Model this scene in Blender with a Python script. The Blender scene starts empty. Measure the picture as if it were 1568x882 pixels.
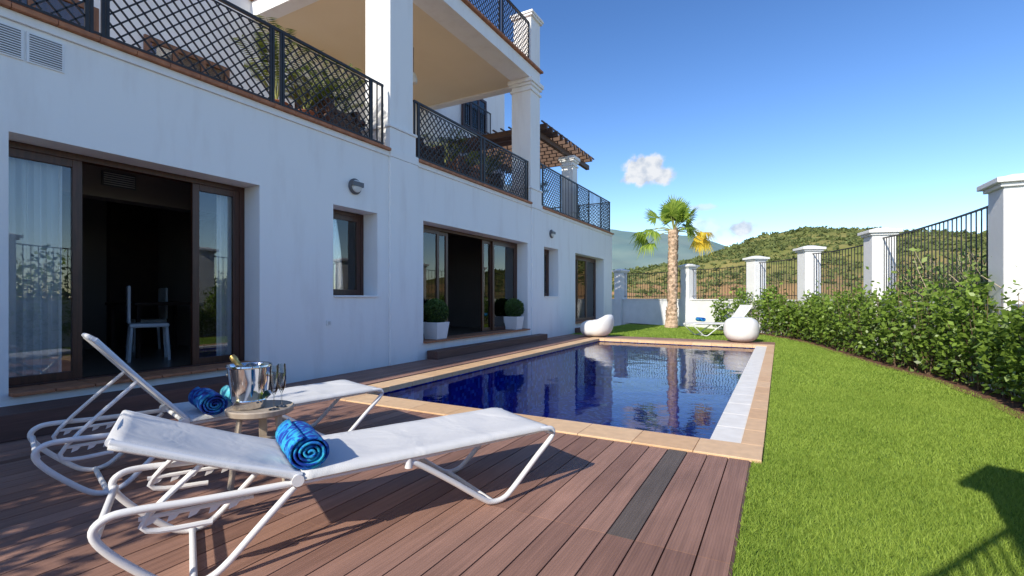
import bpy, math, random
import numpy as np
from mathutils import Vector, Matrix
random.seed(7); rng=np.random.default_rng(7)
scene=bpy.context.scene
COL=scene.collection
# ------------------------------------------------------------------ materials
def new_mat(name):
    m=bpy.data.materials.new(name); m.use_nodes=True
    nt=m.node_tree; b=nt.nodes['Principled BSDF']; return m,nt,b
def N(nt,t,**k):
    n=nt.nodes.new(t)
    for a,v in k.items(): setattr(n,a,v)
    return n
def mat(name,col,rough=.6,col2=None,scale=3.,bump=0.,bscale=60.,metal=0.,spec=.5,tint=0.,detail=6,stretch=(1,1,1),hue=None):
    m,nt,b=new_mat(name); L=nt.links
    b.inputs['Roughness'].default_value=rough; b.inputs['Metallic'].default_value=metal
    b.inputs['Specular IOR Level'].default_value=spec
    tc=N(nt,'ShaderNodeTexCoord'); mp=N(nt,'ShaderNodeMapping'); mp.inputs['Scale'].default_value=stretch
    L.new(tc.outputs['Object'],mp.inputs['Vector'])
    if col2 is None: col2=tuple(c*.85 for c in col)
    nz=N(nt,'ShaderNodeTexNoise'); nz.inputs['Scale'].default_value=scale; nz.inputs['Detail'].default_value=detail
    L.new(mp.outputs[0],nz.inputs['Vector'])
    cr=N(nt,'ShaderNodeValToRGB'); cr.color_ramp.elements[0].position=.35; cr.color_ramp.elements[1].position=.65
    cr.color_ramp.elements[0].color=(*col,1); cr.color_ramp.elements[1].color=(*col2,1)
    L.new(nz.outputs[0],cr.inputs[0]); out=cr.outputs[0]
    if tint>0:
        at=N(nt,'ShaderNodeAttribute'); at.attribute_name='tint'
        mr=N(nt,'ShaderNodeMapRange'); mr.inputs[3].default_value=1-tint; mr.inputs[4].default_value=1+tint
        L.new(at.outputs['Fac'],mr.inputs[0])
        mx=N(nt,'ShaderNodeVectorMath',operation='SCALE'); L.new(out,mx.inputs[0]); L.new(mr.outputs[0],mx.inputs['Scale']); out=mx.outputs[0]
    L.new(out,b.inputs['Base Color'])
    if bump>0:
        n2=N(nt,'ShaderNodeTexNoise'); n2.inputs['Scale'].default_value=bscale; n2.inputs['Detail'].default_value=4
        L.new(mp.outputs[0],n2.inputs['Vector'])
        bp=N(nt,'ShaderNodeBump'); bp.inputs['Strength'].default_value=bump; bp.inputs['Distance'].default_value=.01
        L.new(n2.outputs[0],bp.inputs['Height']); L.new(bp.outputs[0],b.inputs['Normal'])
    return m
def leaf_mat(name,c1,c2,rough=.45,trans=.35):
    m,nt,b=new_mat(name); L=nt.links
    at=N(nt,'ShaderNodeAttribute'); at.attribute_name='tint'
    cr=N(nt,'ShaderNodeValToRGB'); cr.color_ramp.elements[0].color=(*c1,1); cr.color_ramp.elements[1].color=(*c2,1)
    L.new(at.outputs['Fac'],cr.inputs[0]); L.new(cr.outputs[0],b.inputs['Base Color']); b.inputs['Roughness'].default_value=rough
    tr=N(nt,'ShaderNodeBsdfTranslucent'); L.new(cr.outputs[0],tr.inputs[0])
    mx=N(nt,'ShaderNodeMixShader'); mx.inputs[0].default_value=trans
    L.new(b.outputs[0],mx.inputs[1]); L.new(tr.outputs[0],mx.inputs[2]); L.new(mx.outputs[0],nt.nodes['Material Output'].inputs[0])
    return m
def glass_mat(name,tintc=(.9,.95,.95),base=.06,gain=1.2,rough=0.):
    m=bpy.data.materials.new(name); m.use_nodes=True; nt=m.node_tree; L=nt.links
    nt.nodes.remove(nt.nodes['Principled BSDF'])
    t=N(nt,'ShaderNodeBsdfTransparent'); t.inputs[0].default_value=(*tintc,1)
    g=N(nt,'ShaderNodeBsdfGlossy'); g.inputs['Roughness'].default_value=rough
    f=N(nt,'ShaderNodeFresnel'); f.inputs[0].default_value=1.5
    ma=N(nt,'ShaderNodeMath',operation='MULTIPLY_ADD'); ma.inputs[1].default_value=gain; ma.inputs[2].default_value=base; ma.use_clamp=True
    L.new(f.outputs[0],ma.inputs[0]); mx=N(nt,'ShaderNodeMixShader'); L.new(ma.outputs[0],mx.inputs[0])
    L.new(t.outputs[0],mx.inputs[1]); L.new(g.outputs[0],mx.inputs[2]); L.new(mx.outputs[0],nt.nodes['Material Output'].inputs[0])
    return m
def wall_paint():
    m,nt,b=new_mat('white_render_paint'); L=nt.links
    tc=N(nt,'ShaderNodeTexCoord')
    mp=N(nt,'ShaderNodeMapping'); mp.inputs['Scale'].default_value=(2,2,.35); L.new(tc.outputs['Object'],mp.inputs[0])
    n1=N(nt,'ShaderNodeTexNoise'); n1.inputs['Scale'].default_value=1.6; n1.inputs['Detail'].default_value=8; n1.inputs['Roughness'].default_value=.62
    L.new(mp.outputs[0],n1.inputs[0])
    cr=N(nt,'ShaderNodeValToRGB'); e=cr.color_ramp.elements; e[0].position=.28; e[0].color=(.82,.80,.78,1); e[1].position=.5; e[1].color=(.89,.885,.87,1)
    L.new(n1.outputs[0],cr.inputs[0]); L.new(cr.outputs[0],b.inputs['Base Color']); b.inputs['Roughness'].default_value=.8
    n2=N(nt,'ShaderNodeTexNoise'); n2.inputs['Scale'].default_value=7; n2.inputs['Detail'].default_value=8; L.new(tc.outputs['Object'],n2.inputs[0])
    bp=N(nt,'ShaderNodeBump'); bp.inputs['Strength'].default_value=.3; bp.inputs['Distance'].default_value=.02
    L.new(n2.outputs[0],bp.inputs['Height']); L.new(bp.outputs[0],b.inputs['Normal']); return m
M_wall=wall_paint()
M_cream=mat('ceiling_bounce_cream',(.90,.76,.54),.8,(.87,.73,.51),1.,.15,9)  # warm bounce light is put into the ceiling's cream base colour
M_terra=mat('terracotta_tile',(.50,.20,.09),.65,(.34,.13,.06),9,.3,40)
M_iron=mat('wrought_iron_black',(.018,.016,.018),.45,(.03,.026,.026),8)
M_wood=mat('dark_mahogany_frame',(.085,.03,.017),.35,(.05,.018,.011),6,.1,80,stretch=(6,6,.6))
M_door=mat('upper_shutter_wood',(.26,.12,.06),.5,(.17,.075,.035),6,stretch=(6,6,.6))
M_glass=glass_mat('window_glass',(.95,.97,.98),.04,1.1)
M_curtain=leaf_mat('sheer_curtain',(.82,.84,.86),(.90,.92,.94),.9,.15)
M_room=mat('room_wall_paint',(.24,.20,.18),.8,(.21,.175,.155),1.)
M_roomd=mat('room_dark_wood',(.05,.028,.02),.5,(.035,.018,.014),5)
M_roomfloor=mat('room_floor_tile',(.22,.18,.14),.3,(.18,.15,.12),2)
M_tfloor=mat('terrace_floor_tile',(.58,.42,.31),.6,(.50,.35,.26),5)
M_white=mat('white_powder_coat',(.84,.84,.84),.35,(.80,.80,.80),4)
M_plastic=mat('white_vinyl',(.82,.82,.81),.45,(.78,.78,.77),5,.1,30)
M_stepwood=mat('brown_step_composite',(.15,.072,.056),.6,(.10,.05,.038),5,.2,80,stretch=(6,.4,6))
M_grey=mat('grey_lamp_metal',(.12,.12,.13),.4)
M_opal=mat('opal_diffuser',(.7,.7,.68),.4)
M_soil=mat('red_soil',(.20,.09,.045),.95,(.11,.055,.03),10,.8,30)
M_pergola=mat('pergola_brown_wood',(.13,.06,.03),.6,(.07,.035,.02),8,stretch=(1,6,6))
M_wicker=mat('brown_wicker',(.10,.045,.03),.6,(.05,.025,.02),40,.5,120)
M_white_pot=mat('white_pot',(.78,.78,.79),.5,(.72,.72,.73),3)
# ------------------------------------------------------------------ builders
def empty(name,loc=(0,0,0),rz=0.):
    o=bpy.data.objects.new(name,None); COL.objects.link(o); o.location=loc; o.rotation_euler=(0,0,rz); o.empty_display_size=.2; return o
class MB:
    def __init__(s): s.v=[]; s.f=[]; s.m=[]; s.t=[]; s.mats=[]
    def mi(s,m):
        if m not in s.mats: s.mats.append(m)
        return s.mats.index(m)
    def add(s,vs,fs,m,t=None):
        o=len(s.v); s.v+= [tuple(v) for v in vs]; k=s.mi(m)
        if t is None: t=random.random()
        for f in fs: s.f.append(tuple(i+o for i in f)); s.m.append(k); s.t.append(t)
    def box(s,x0,x1,y0,y1,z0,z1,m,t=None,M=None):
        vs=[(x,y,z) for x in(x0,x1) for y in(y0,y1) for z in(z0,z1)]
        if M is not None: vs=[M@Vector(v) for v in vs]
        s.add(vs,[(0,1,3,2),(4,6,7,5),(0,4,5,1),(2,3,7,6),(0,2,6,4),(1,5,7,3)],m,t)
    def bar(s,p,q,r,m,n=4,t=None,r2=None):
        s.tube([p,q],r,m,n,smooth=False,t=t,r2=r2)
    def tube(s,pts,r,m,n=10,smooth=True,sub=6,t=None,r2=None,radii=None):
        P=[Vector(p) for p in pts]
        if smooth and len(P)>2:
            Q=[]
            for i in range(len(P)-1):
                a=P[max(i-1,0)];b=P[i];c=P[i+1];d=P[min(i+2,len(P)-1)]
                for k in range(sub):
                    u=k/sub
                    Q.append(.5*((2*b)+(c-a)*u+(2*a-5*b+4*c-d)*u*u+(3*b-a-3*c+d)*u**3))
            Q.append(P[-1]); P=Q
        T=[(P[min(i+1,len(P)-1)]-P[max(i-1,0)]).normalized() for i in range(len(P))]
        up=Vector((0,0,1)) if abs(T[0].z)<.9 else Vector((1,0,0))
        nrm=(up-T[0]*up.dot(T[0])).normalized(); vs=[];fs=[]
        for i,p in enumerate(P):
            nrm=(nrm-T[i]*nrm.dot(T[i])).normalized(); bn=T[i].cross(nrm)
            rr=r if r2 is None else r+(r2-r)*i/(len(P)-1)
            if radii: rr=radii[i]
            off=math.pi/4 if n==4 else 0
            for k in range(n):
                a=2*math.pi*k/n+off; vs.append(p+nrm*(math.cos(a)*rr)+bn*(math.sin(a)*rr))
        for i in range(len(P)-1):
            for k in range(n):
                fs.append((i*n+k,i*n+(k+1)%n,(i+1)*n+(k+1)%n,(i+1)*n+k))
        fs.append(tuple(range(n-1,-1,-1))); fs.append(tuple((len(P)-1)*n+k for k in range(n)))
        s.add(vs,fs,m,t)
    def lathe(s,prof,c,m,n=28,M=None,cap=True):
        vs=[];fs=[]
        for r,z in prof:
            for k in range(n):
                a=2*math.pi*k/n; v=Vector((r*math.cos(a),r*math.sin(a),z))
                if M is not None: v=M@v
                vs.append(v+Vector(c))
        for i in range(len(prof)-1):
            for k in range(n): fs.append((i*n+k,i*n+(k+1)%n,(i+1)*n+(k+1)%n,(i+1)*n+k))
        if cap:
            fs.append(tuple(range(n-1,-1,-1))); fs.append(tuple((len(prof)-1)*n+k for k in range(n)))
        s.add(vs,fs,m)
    def obj(s,name,parent=None,bevel=0.,smooth=False,sub=0,solid=0.):
        me=bpy.data.meshes.new(name); me.from_pydata(s.v,[],s.f)
        for m in s.mats: me.materials.append(m)
        me.polygons.foreach_set('material_index',s.m)
        a=me.attributes.new('tint','FLOAT','FACE'); a.data.foreach_set('value',s.t)
        me.update(); o=bpy.data.objects.new(name,me); COL.objects.link(o)
        if smooth:
            me.polygons.foreach_set('use_smooth',[True]*len(me.polygons))
            try: me.set_sharp_from_angle(angle=math.radians(40))
            except Exception: pass
        if parent: o.parent=parent
        if solid: mo=o.modifiers.new('sol','SOLIDIFY'); mo.thickness=solid
        if bevel: mo=o.modifiers.new('bev','BEVEL'); mo.width=bevel; mo.segments=2; mo.limit_method='ANGLE'
        if sub: mo=o.modifiers.new('sub','SUBSURF'); mo.levels=sub; mo.render_levels=sub
        return o
def quads_obj(name,V,k,mats,tint,parent=None):
    n=len(V); me=bpy.data.meshes.new(name)
    me.vertices.add(n*k); me.vertices.foreach_set('co',V.reshape(-1).astype(np.float32))
    me.loops.add(n*k); me.loops.foreach_set('vertex_index',np.arange(n*k,dtype=np.int32))
    me.polygons.add(n); me.polygons.foreach_set('loop_start',np.arange(0,n*k,k,dtype=np.int32))
    me.polygons.foreach_set('loop_total',np.full(n,k,dtype=np.int32))
    me.update(calc_edges=True); me.materials.append(mats)
    a=me.attributes.new('tint','FLOAT','FACE'); a.data.foreach_set('value',tint.astype(np.float32))
    me.validate(); o=bpy.data.objects.new(name,me); COL.objects.link(o)
    if parent: o.parent=parent
    return o
def leaf_polys(P,size,asp=.45,droop=0.):
    n=len(P); d=rng.normal(size=(n,3)); d[:,2]=d[:,2]*.8-droop; d/=np.linalg.norm(d,axis=1)[:,None]
    r=rng.normal(size=(n,3)); s=np.cross(d,r); s/=np.linalg.norm(s,axis=1)[:,None]
    L=(size*rng.uniform(.6,1.3,n))[:,None]
    a=P; b=P+d*L*.5+s*L*asp*.5; c=P+d*L; e=P+d*L*.5-s*L*asp*.5
    return np.stack([a,b,c,e],1)
# ------------------------------------------------------------------ world
SUN=Vector((-.13,-1,.68)).normalized()
el=math.asin(SUN.z); rot=math.atan2(SUN.x,SUN.y)
w=bpy.data.worlds.new("World"); scene.world=w; w.use_nodes=True; nt=w.node_tree; L=nt.links
bg=nt.nodes['Background']; sky=N(nt,'ShaderNodeTexSky'); sky.sky_type='NISHITA'; sky.sun_disc=False
sky.sun_elevation=el; sky.sun_rotation=rot; sky.air_density=1.0; sky.dust_density=.3; sky.ozone_density=2.2; sky.altitude=200
hs=N(nt,'ShaderNodeHueSaturation'); hs.inputs['Hue'].default_value=.51; hs.inputs['Saturation'].default_value=1.24; hs.inputs['Value'].default_value=1.68
L.new(sky.outputs[0],hs.inputs['Color'])
tc=N(nt,'ShaderNodeTexCoord'); sxyz=N(nt,'ShaderNodeSeparateXYZ'); L.new(tc.outputs['Generated'],sxyz.inputs[0])
mrz=N(nt,'ShaderNodeMapRange'); mrz.inputs[1].default_value=.02; mrz.inputs[2].default_value=.5; mrz.inputs[3].default_value=.95; mrz.inputs[4].default_value=.74; L.new(sxyz.outputs['Z'],mrz.inputs[0])
vs_=N(nt,'ShaderNodeVectorMath',operation='SCALE'); L.new(hs.outputs[0],vs_.inputs[0]); L.new(mrz.outputs[0],vs_.inputs['Scale'])
L.new(vs_.outputs[0],bg.inputs[0]); bg.inputs[1].default_value=.15
H0,F=455.,740.
clouds=[((-.246,1.011,.264),.036,.030,1.3),((-.215,1.02,.250),.030,.017,1.2),((-.27,1.005,.25),.022,.014,1.1),((-.068,1.112,.141),.026,.016,.9),((-.135,1.07,.137),.030,.026,.55),((-.14,1.065,.185),.03,.007,.5)]
prev=None
nz=N(nt,'ShaderNodeTexNoise'); nz.inputs['Scale'].default_value=40; nz.inputs['Detail'].default_value=8; nz.inputs['Roughness'].default_value=.58; L.new(tc.outputs['Generated'],nz.inputs[0])
for c,sx,sz,st in clouds:
    cv=Vector(c).normalized()
    sb=N(nt,'ShaderNodeVectorMath',operation='SUBTRACT'); sb.inputs[1].default_value=cv; L.new(tc.outputs['Generated'],sb.inputs[0])
    ml=N(nt,'ShaderNodeVectorMath',operation='MULTIPLY'); ml.inputs[1].default_value=(1/sx,1/sx,1/sz); L.new(sb.outputs[0],ml.inputs[0])
    ln=N(nt,'ShaderNodeVectorMath',operation='LENGTH'); L.new(ml.outputs[0],ln.inputs[0])
    ad=N(nt,'ShaderNodeMath',operation='MULTIPLY_ADD'); ad.inputs[1].default_value=-1.5; L.new(nz.outputs[0],ad.inputs[0]); 
    a2=N(nt,'ShaderNodeMath',operation='ADD'); L.new(ln.outputs['Value'],a2.inputs[0]); ad.inputs[2].default_value=.75; L.new(ad.outputs[0],a2.inputs[1])
    mr=N(nt,'ShaderNodeMapRange',interpolation_type='SMOOTHSTEP'); mr.inputs[1].default_value=.55; mr.inputs[2].default_value=1.2; mr.inputs[3].default_value=st; mr.inputs[4].default_value=0
    L.new(a2.outputs[0],mr.inputs[0])
    if prev is None: prev=mr.outputs[0]
    else:
        mm=N(nt,'ShaderNodeMath',operation='MAXIMUM'); L.new(prev,mm.inputs[0]); L.new(mr.outputs[0],mm.inputs[1]); prev=mm.outputs[0]
clp=N(nt,'ShaderNodeMath',operation='MINIMUM'); clp.inputs[1].default_value=.97; L.new(prev,clp.inputs[0]); prev=clp.outputs[0]
n3=N(nt,'ShaderNodeTexNoise'); n3.inputs['Scale'].default_value=50; n3.inputs['Detail'].default_value=5; L.new(tc.outputs['Generated'],n3.inputs[0])
cr=N(nt,'ShaderNodeValToRGB'); cr.color_ramp.elements[0].position=.32; cr.color_ramp.elements[0].color=(.58,.66,.78,1); cr.color_ramp.elements[1].position=.55; cr.color_ramp.elements[1].color=(.92,.94,.97,1)
L.new(n3.outputs[0],cr.inputs[0])
b2=N(nt,'ShaderNodeBackground'); L.new(cr.outputs[0],b2.inputs[0]); b2.inputs[1].default_value=.95
mx=N(nt,'ShaderNodeMixShader'); L.new(prev,mx.inputs[0]); L.new(bg.outputs[0],mx.inputs[1]); L.new(b2.outputs[0],mx.inputs[2]); L.new(mx.outputs[0],nt.nodes['World Output'].inputs[0])
sd=bpy.data.lights.new('sun','SUN'); sd.energy=5.0; sd.angle=math.radians(.5); sd.color=(1,.93,.80)
so=bpy.data.objects.new('sun',sd); COL.objects.link(so); so.rotation_euler=SUN.to_track_quat('Z','Y').to_euler(); so.location=(-3,-20,15)
scene.view_settings.view_transform='Standard'; scene.view_settings.look='None'; scene.view_settings.exposure=0
cd=bpy.data.cameras.new('camera'); cam=bpy.data.objects.new('camera',cd); COL.objects.link(cam); scene.camera=cam
cd.sensor_width=36; cd.lens=17.0; cd.shift_y=.009; cd.clip_end=8000; cd.clip_start=.05
cam.location=(0,0,1.25); cam.rotation_euler=(math.radians(90),0,math.radians(29))
# ------------------------------------------------------------------ ground & hills
g=MB(); M_ground=mat('dry_ground',(.30,.20,.11),.95,(.17,.15,.07),.15,.3,3)
g.add([(-4000,-4000,-1.9),(4000,-4000,-1.9),(4000,4000,-1.9),(-4000,4000,-1.9)],[(0,1,2,3)],M_ground); g.obj('ground')
def ridge_fn(tab):
    us=[];es=[]
    for u,v in tab:
        a=(u-784)/F; us.append(math.atan(a)-math.radians(29)); es.append((H0-v)/F*math.cos(math.atan(a)))
    return lambda p: np.interp(p,us,es)
def vnoise(x,y,s):
    return (np.sin(x*s*1.3+y*s*.7+1.1)*np.cos(y*s*1.1-x*s*.5)+.5*np.sin(x*s*2.9-y*s*2.1+.5)*np.cos(y*s*2.7+.3)+.25*np.sin(x*s*6.1+y*s*5.3))/1.75
def sector(name,tab,r0,rr,r1,pa,pb,na,nr,m,amp,ns,z0=-2.2):
    rf=ridge_fn(tab); ph=np.linspace(pa,pb,na); r=np.concatenate([np.linspace(r0,rr,nr),np.linspace(rr,r1,nr//3)[1:]])
    R,PH=np.meshgrid(r,ph,indexing='ij'); X=R*np.sin(PH); Y=R*np.cos(PH)
    def hfun(R,PH):
        t=np.clip((R-r0)/(rr-r0),0,1); t2=np.clip((R-rr)/(r1-rr),0,1)
        X=R*np.sin(PH); Y=R*np.cos(PH)
        top=rf(PH)*rr+1.25
        return z0+(top-z0)*(t**1.25)*(1-.8*t2**1.5)+amp*vnoise(X,Y,ns)*np.sin(np.pi*np.clip(t,0,1))**.7*(1) + amp*.15*vnoise(X,Y,ns*4)*t
    Z=hfun(R,PH); nR=len(r)
    vs=np.stack([X,Y,Z],-1).reshape(-1,3)
    fs=[(i*na+j,i*na+j+1,(i+1)*na+j+1,(i+1)*na+j) for i in range(nR-1) for j in range(na-1)]
    me=bpy.data.meshes.new(name); me.from_pydata(vs.tolist(),[],fs); me.materials.append(m); me.update()
    me.polygons.foreach_set('use_smooth',[True]*len(me.polygons))
    o=bpy.data.objects.new(name,me); COL.objects.link(o); return hfun
def hill_mat():
    m,nt,b=new_mat('hill_scrub'); L=nt.links; b.inputs['Roughness'].default_value=1; b.inputs['Specular IOR Level'].default_value=.1
    tc=N(nt,'ShaderNodeTexCoord'); sx=N(nt,'ShaderNodeSeparateXYZ'); L.new(tc.outputs['Object'],sx.inputs[0])
    n1=N(nt,'ShaderNodeTexNoise'); n1.inputs['Scale'].default_value=.06; n1.inputs['Detail'].default_value=10; n1.inputs['Roughness'].default_value=.65; L.new(tc.outputs['Object'],n1.inputs[0])
    c1=N(nt,'ShaderNodeValToRGB'); e=c1.color_ramp.elements; e[0].position=.4; e[0].color=(.31,.27,.09,1); e[1].position=.58; e[1].color=(.16,.18,.05,1); L.new(n1.outputs[0],c1.inputs[0])
    n2=N(nt,'ShaderNodeTexNoise'); n2.inputs['Scale'].default_value=.09; n2.inputs['Detail'].default_value=8; L.new(tc.outputs['Object'],n2.inputs[0])
    c2=N(nt,'ShaderNodeValToRGB'); e=c2.color_ramp.elements; e[0].position=.42; e[0].color=(.46,.26,.12,1); e[1].position=.6; e[1].color=(.24,.20,.08,1); L.new(n2.outputs[0],c2.inputs[0])
    ad=N(nt,'ShaderNodeMath',operation='MULTIPLY_ADD'); L.new(n1.outputs[0],ad.inputs[0]); ad.inputs[1].default_value=14; L.new(sx.outputs['Z'],ad.inputs[2])
    mr=N(nt,'ShaderNodeMapRange'); mr.inputs[1].default_value=9; mr.inputs[2].default_value=17; L.new(ad.outputs[0],mr.inputs[0])
    mx=N(nt,'ShaderNodeMix',data_type='RGBA'); L.new(mr.outputs[0],mx.inputs[0]); L.new(c2.outputs[0],mx.inputs[6]); L.new(c1.outputs[0],mx.inputs[7]); L.new(mx.outputs[2],b.inputs['Base Color']); return m
M_hill=hill_mat()
M_mtn=mat('hazy_mountain',(.12,.21,.21),1.,(.20,.27,.24),.006,.0,1.,detail=12)  # aerial haze is mixed into the bluish base colour
tabH=[(-200,440),(600,432),(900,420),(960,414),(1000,410),(1060,399),(1110,382),(1170,361),(1240,349),(1300,351),(1400,355),(1568,362),(1800,380),(3000,400),(9000,420)]
hf=sector('hillside',tabH,45,220,360,math.radians(-70),math.radians(60),260,70,M_hill,3.2,.045)
tabM=[(-200,420),(300,400),(600,380),(800,362),(880,352),(937,351),(975,356),(1010,357),(1050,361),(1090,369),(1120,379),(1180,395),(1300,415),(3000,430)]
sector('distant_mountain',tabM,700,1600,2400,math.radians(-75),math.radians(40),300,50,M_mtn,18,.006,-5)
n=5200; ph=rng.uniform(math.radians(-20),math.radians(32),n); r=75+150*rng.random(n)**.6
z=hf(r,ph); cx,cy=r*np.sin(ph),r*np.cos(ph)
sz=rng.uniform(.3,1.0,n)**1.2*(.45+r/260); k=14
P=np.repeat(np.stack([cx,cy,z],1),k,0); S=np.repeat(sz,k)
off=rng.normal(size=(n*k,3)); off/=np.linalg.norm(off,axis=1)[:,None]; off[:,2]=np.abs(off[:,2])*.75
P=P+off*S[:,None]*rng.uniform(.4,1,(n*k,1))
ti=np.clip(np.repeat(rng.random(n),k)*.6+off[:,2]*.25+.2*rng.random(n*k),0,1)
M_scrub=leaf_mat('hill_shrub_leaf',(.055,.085,.025),(.22,.25,.075),.9,.15)
quads_obj('hillside_shrubs',leaf_polys(P,S*.9,.8),4,M_scrub,ti)
# ------------------------------------------------------------------ lawn
pil=[(-7.0,23.9,2.65),(-3.45,21.9,2.66),(-.76,19.6,2.72),(.76,16.9,2.76),(1.98,13.7,2.8),(2.72,8.7,2.82),(2.45,4.0,2.75),(.98,.62,2.65),(-1.55,-3.4,2.65),(-4.6,-7.5,2.65)]
pil=[Vector(p) for p in pil]
M_lawn=mat('lawn_turf',(.15,.24,.03),.9,(.11,.19,.022),14,.6,150)
z=-.012
g=MB(); pts=[(-.205,-9,z),(-.205,4.1,z),(-.115,4.1,z),(-.115,15.3,z),(-6.3,15.3,z),(-6.3,23.9,z),(-7,23.9,z)]+[(p.x,p.y,z) for p in pil[1:7]]+[(2.2,-9,z)]
g.add(pts,[tuple(range(len(pts)-1,-1,-1))],M_lawn); g.obj('lawn')
def hx(y): return np.interp(y,[-2,2,5,6.9,8.06,9.6,11,13,15.9,18.5,20],[1.6,2.0,2.2,2.25,2.25,2.06,1.62,1.2,.58,-.6,-2.6])
def blades(n,x0,x1,y0,y1,h,wd):
    x=rng.uniform(x0,x1,n); y=rng.uniform(y0,y1,n); k=(x<hx(y))&~((x<-.105)&(y<15.3)&(y>4.1)); x=x[k]; y=y[k]; n=len(x)
    b=np.stack([x,y,np.full(n,-.013)],1); a=rng.uniform(0,2*np.pi,n); s=np.stack([np.cos(a),np.sin(a),0*a],1)*wd
    tip=b+np.stack([rng.normal(0,.45,n)*h,rng.normal(0,.45,n)*h,h*rng.uniform(.5,1.2,n)],1)
    return np.stack([b-s,b+s,tip],1)
B=np.concatenate([blades(140000,-.19,2.3,1.3,4.5,.032,.0028),blades(90000,-.12,2.3,4.5,8,.032,.004),blades(70000,-.12,2.2,8,15.5,.034,.007),blades(45000,-6.2,1,15.3,22,.036,.012)])
M_blade=leaf_mat('grass_blade',(.14,.25,.02),(.43,.56,.09),.7,.3)
c=B[:,0]; tt=np.clip(rng.random(len(B))*.7+.15+.13*vnoise(c[:,0],c[:,1],2.2)+.06*vnoise(c[:,0],c[:,1],14),0,1)
quads_obj('grass',B,3,M_blade,tt)
ys=np.linspace(-1,19.6,50); g=MB(); vs=[];fs=[]
for i,y in enumerate(ys):
    x=float(hx(y)); vs+=[(x-.10+.04*math.sin(y*5),y,.004),(x+.62,y+.3,.004)]
for i in range(len(ys)-1): fs.append((2*i,2*i+1,2*i+3,2*i+2))
g.add(vs,fs,M_soil); g.obj('soil_bed')
# ------------------------------------------------------------------ deck
def deck_mat():
    m,nt,b=new_mat('composite_decking'); L=nt.links
    at=N(nt,'ShaderNodeAttribute'); at.attribute_name='tint'
    cr=N(nt,'ShaderNodeValToRGB'); e=cr.color_ramp.elements; e[0].position=0; e[0].color=(.14,.11,.092,1); e[1].position=1; e[1].color=(.40,.225,.165,1)
    e2=e.new(.1); e2.color=(.14,.11,.092,1); e3=e.new(.14); e3.color=(.25,.135,.10,1)
    L.new(at.outputs['Fac'],cr.inputs[0])
    tc=N(nt,'ShaderNodeTexCoord'); mp=N(nt,'ShaderNodeMapping'); mp.inputs['Scale'].default_value=(18,.8,1); L.new(tc.outputs['Object'],mp.inputs[0])
    nz=N(nt,'ShaderNodeTexNoise'); nz.inputs['Scale'].default_value=2.2; nz.inputs['Detail'].default_value=8; L.new(mp.outputs[0],nz.inputs[0])
    mr=N(nt,'ShaderNodeMapRange'); mr.inputs[1].default_value=.3; mr.inputs[2].default_value=.7; mr.inputs[3].default_value=.82; mr.inputs[4].default_value=1.14; L.new(nz.outputs[0],mr.inputs[0])
    n5=N(nt,'ShaderNodeTexNoise'); n5.inputs['Scale'].default_value=1.3; n5.inputs['Detail'].default_value=6; L.new(tc.outputs['Object'],n5.inputs[0])
    m5=N(nt,'ShaderNodeMapRange'); m5.inputs[1].default_value=.35; m5.inputs[2].default_value=.7; m5.inputs[3].default_value=.86; m5.inputs[4].default_value=1.14; L.new(n5.outputs[0],m5.inputs[0])
    mm=N(nt,'ShaderNodeMath',operation='MULTIPLY'); L.new(mr.outputs[0],mm.inputs[0]); L.new(m5.outputs[0],mm.inputs[1])
    sc=N(nt,'ShaderNodeVectorMath',operation='SCALE'); L.new(cr.outputs[0],sc.inputs[0]); L.new(mm.outputs[0],sc.inputs['Scale']); L.new(sc.outputs[0],b.inputs['Base Color'])
    b.inputs['Roughness'].default_value=.6; b.inputs['Specular IOR Level'].default_value=.3
    wv=N(nt,'ShaderNodeTexWave',wave_type='BANDS',bands_direction='X',wave_profile='SIN'); wv.inputs['Scale'].default_value=21; L.new(tc.outputs['Object'],wv.inputs[0])
    bp=N(nt,'ShaderNodeBump'); bp.inputs['Strength'].default_value=.6; bp.inputs['Distance'].default_value=.004; L.new(wv.outputs['Fac'],bp.inputs['Height']); L.new(bp.outputs[0],b.inputs['Normal'])
    return m
M_deck=deck_mat(); g=MB(); bw=.151; i=0; x=-.205
g.box(-6.29,-.23,-7.0,4.08,-.2,-.035,mat('deck_gap_shade',(.01,.008,.008),.9))  # near-black slab, paints in the shade seen through the board gaps
while x-bw>-6.32:
    x1=x; x0=x-bw+.008
    if x0<-6.29: x0=-6.29
    ymax=4.115 if x1>-5.1 else 15.25
    if x1>-5.1 and x0<-5.1: x0=-5.09
    js=[-7.0]+[2.48]+([ymax] if ymax<5 else [4.6,7.6,10.6,13.4,ymax])
    if i>=10:
        js=[-7,-2.2+random.choice([0,.9]),.6+random.choice([0,1.2])]+([ymax] if ymax<5 else [4.6,7.6,10.6,13.4,ymax])
    for a,b_ in zip(js[:-1],js[1:]):
        t=random.uniform(.2,1)
        if i==3 and abs(a-2.48)<.01: t=.02
        g.box(x0,x1,a+.002,b_-.002,-.03,0,M_deck,t)
    x-=bw; i+=1
for j in range(6):
    y=14.36+j*.15
    g.box(-5.09,-.12,y,y+.143,-.03,0,M_deck,random.uniform(.3,1))
g.obj('wooden_deck')
g=MB(); g.box(-.204,-.19,-7,4.1,-.16,-.003,M_stepwood); g.obj('deck_edging')
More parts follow.
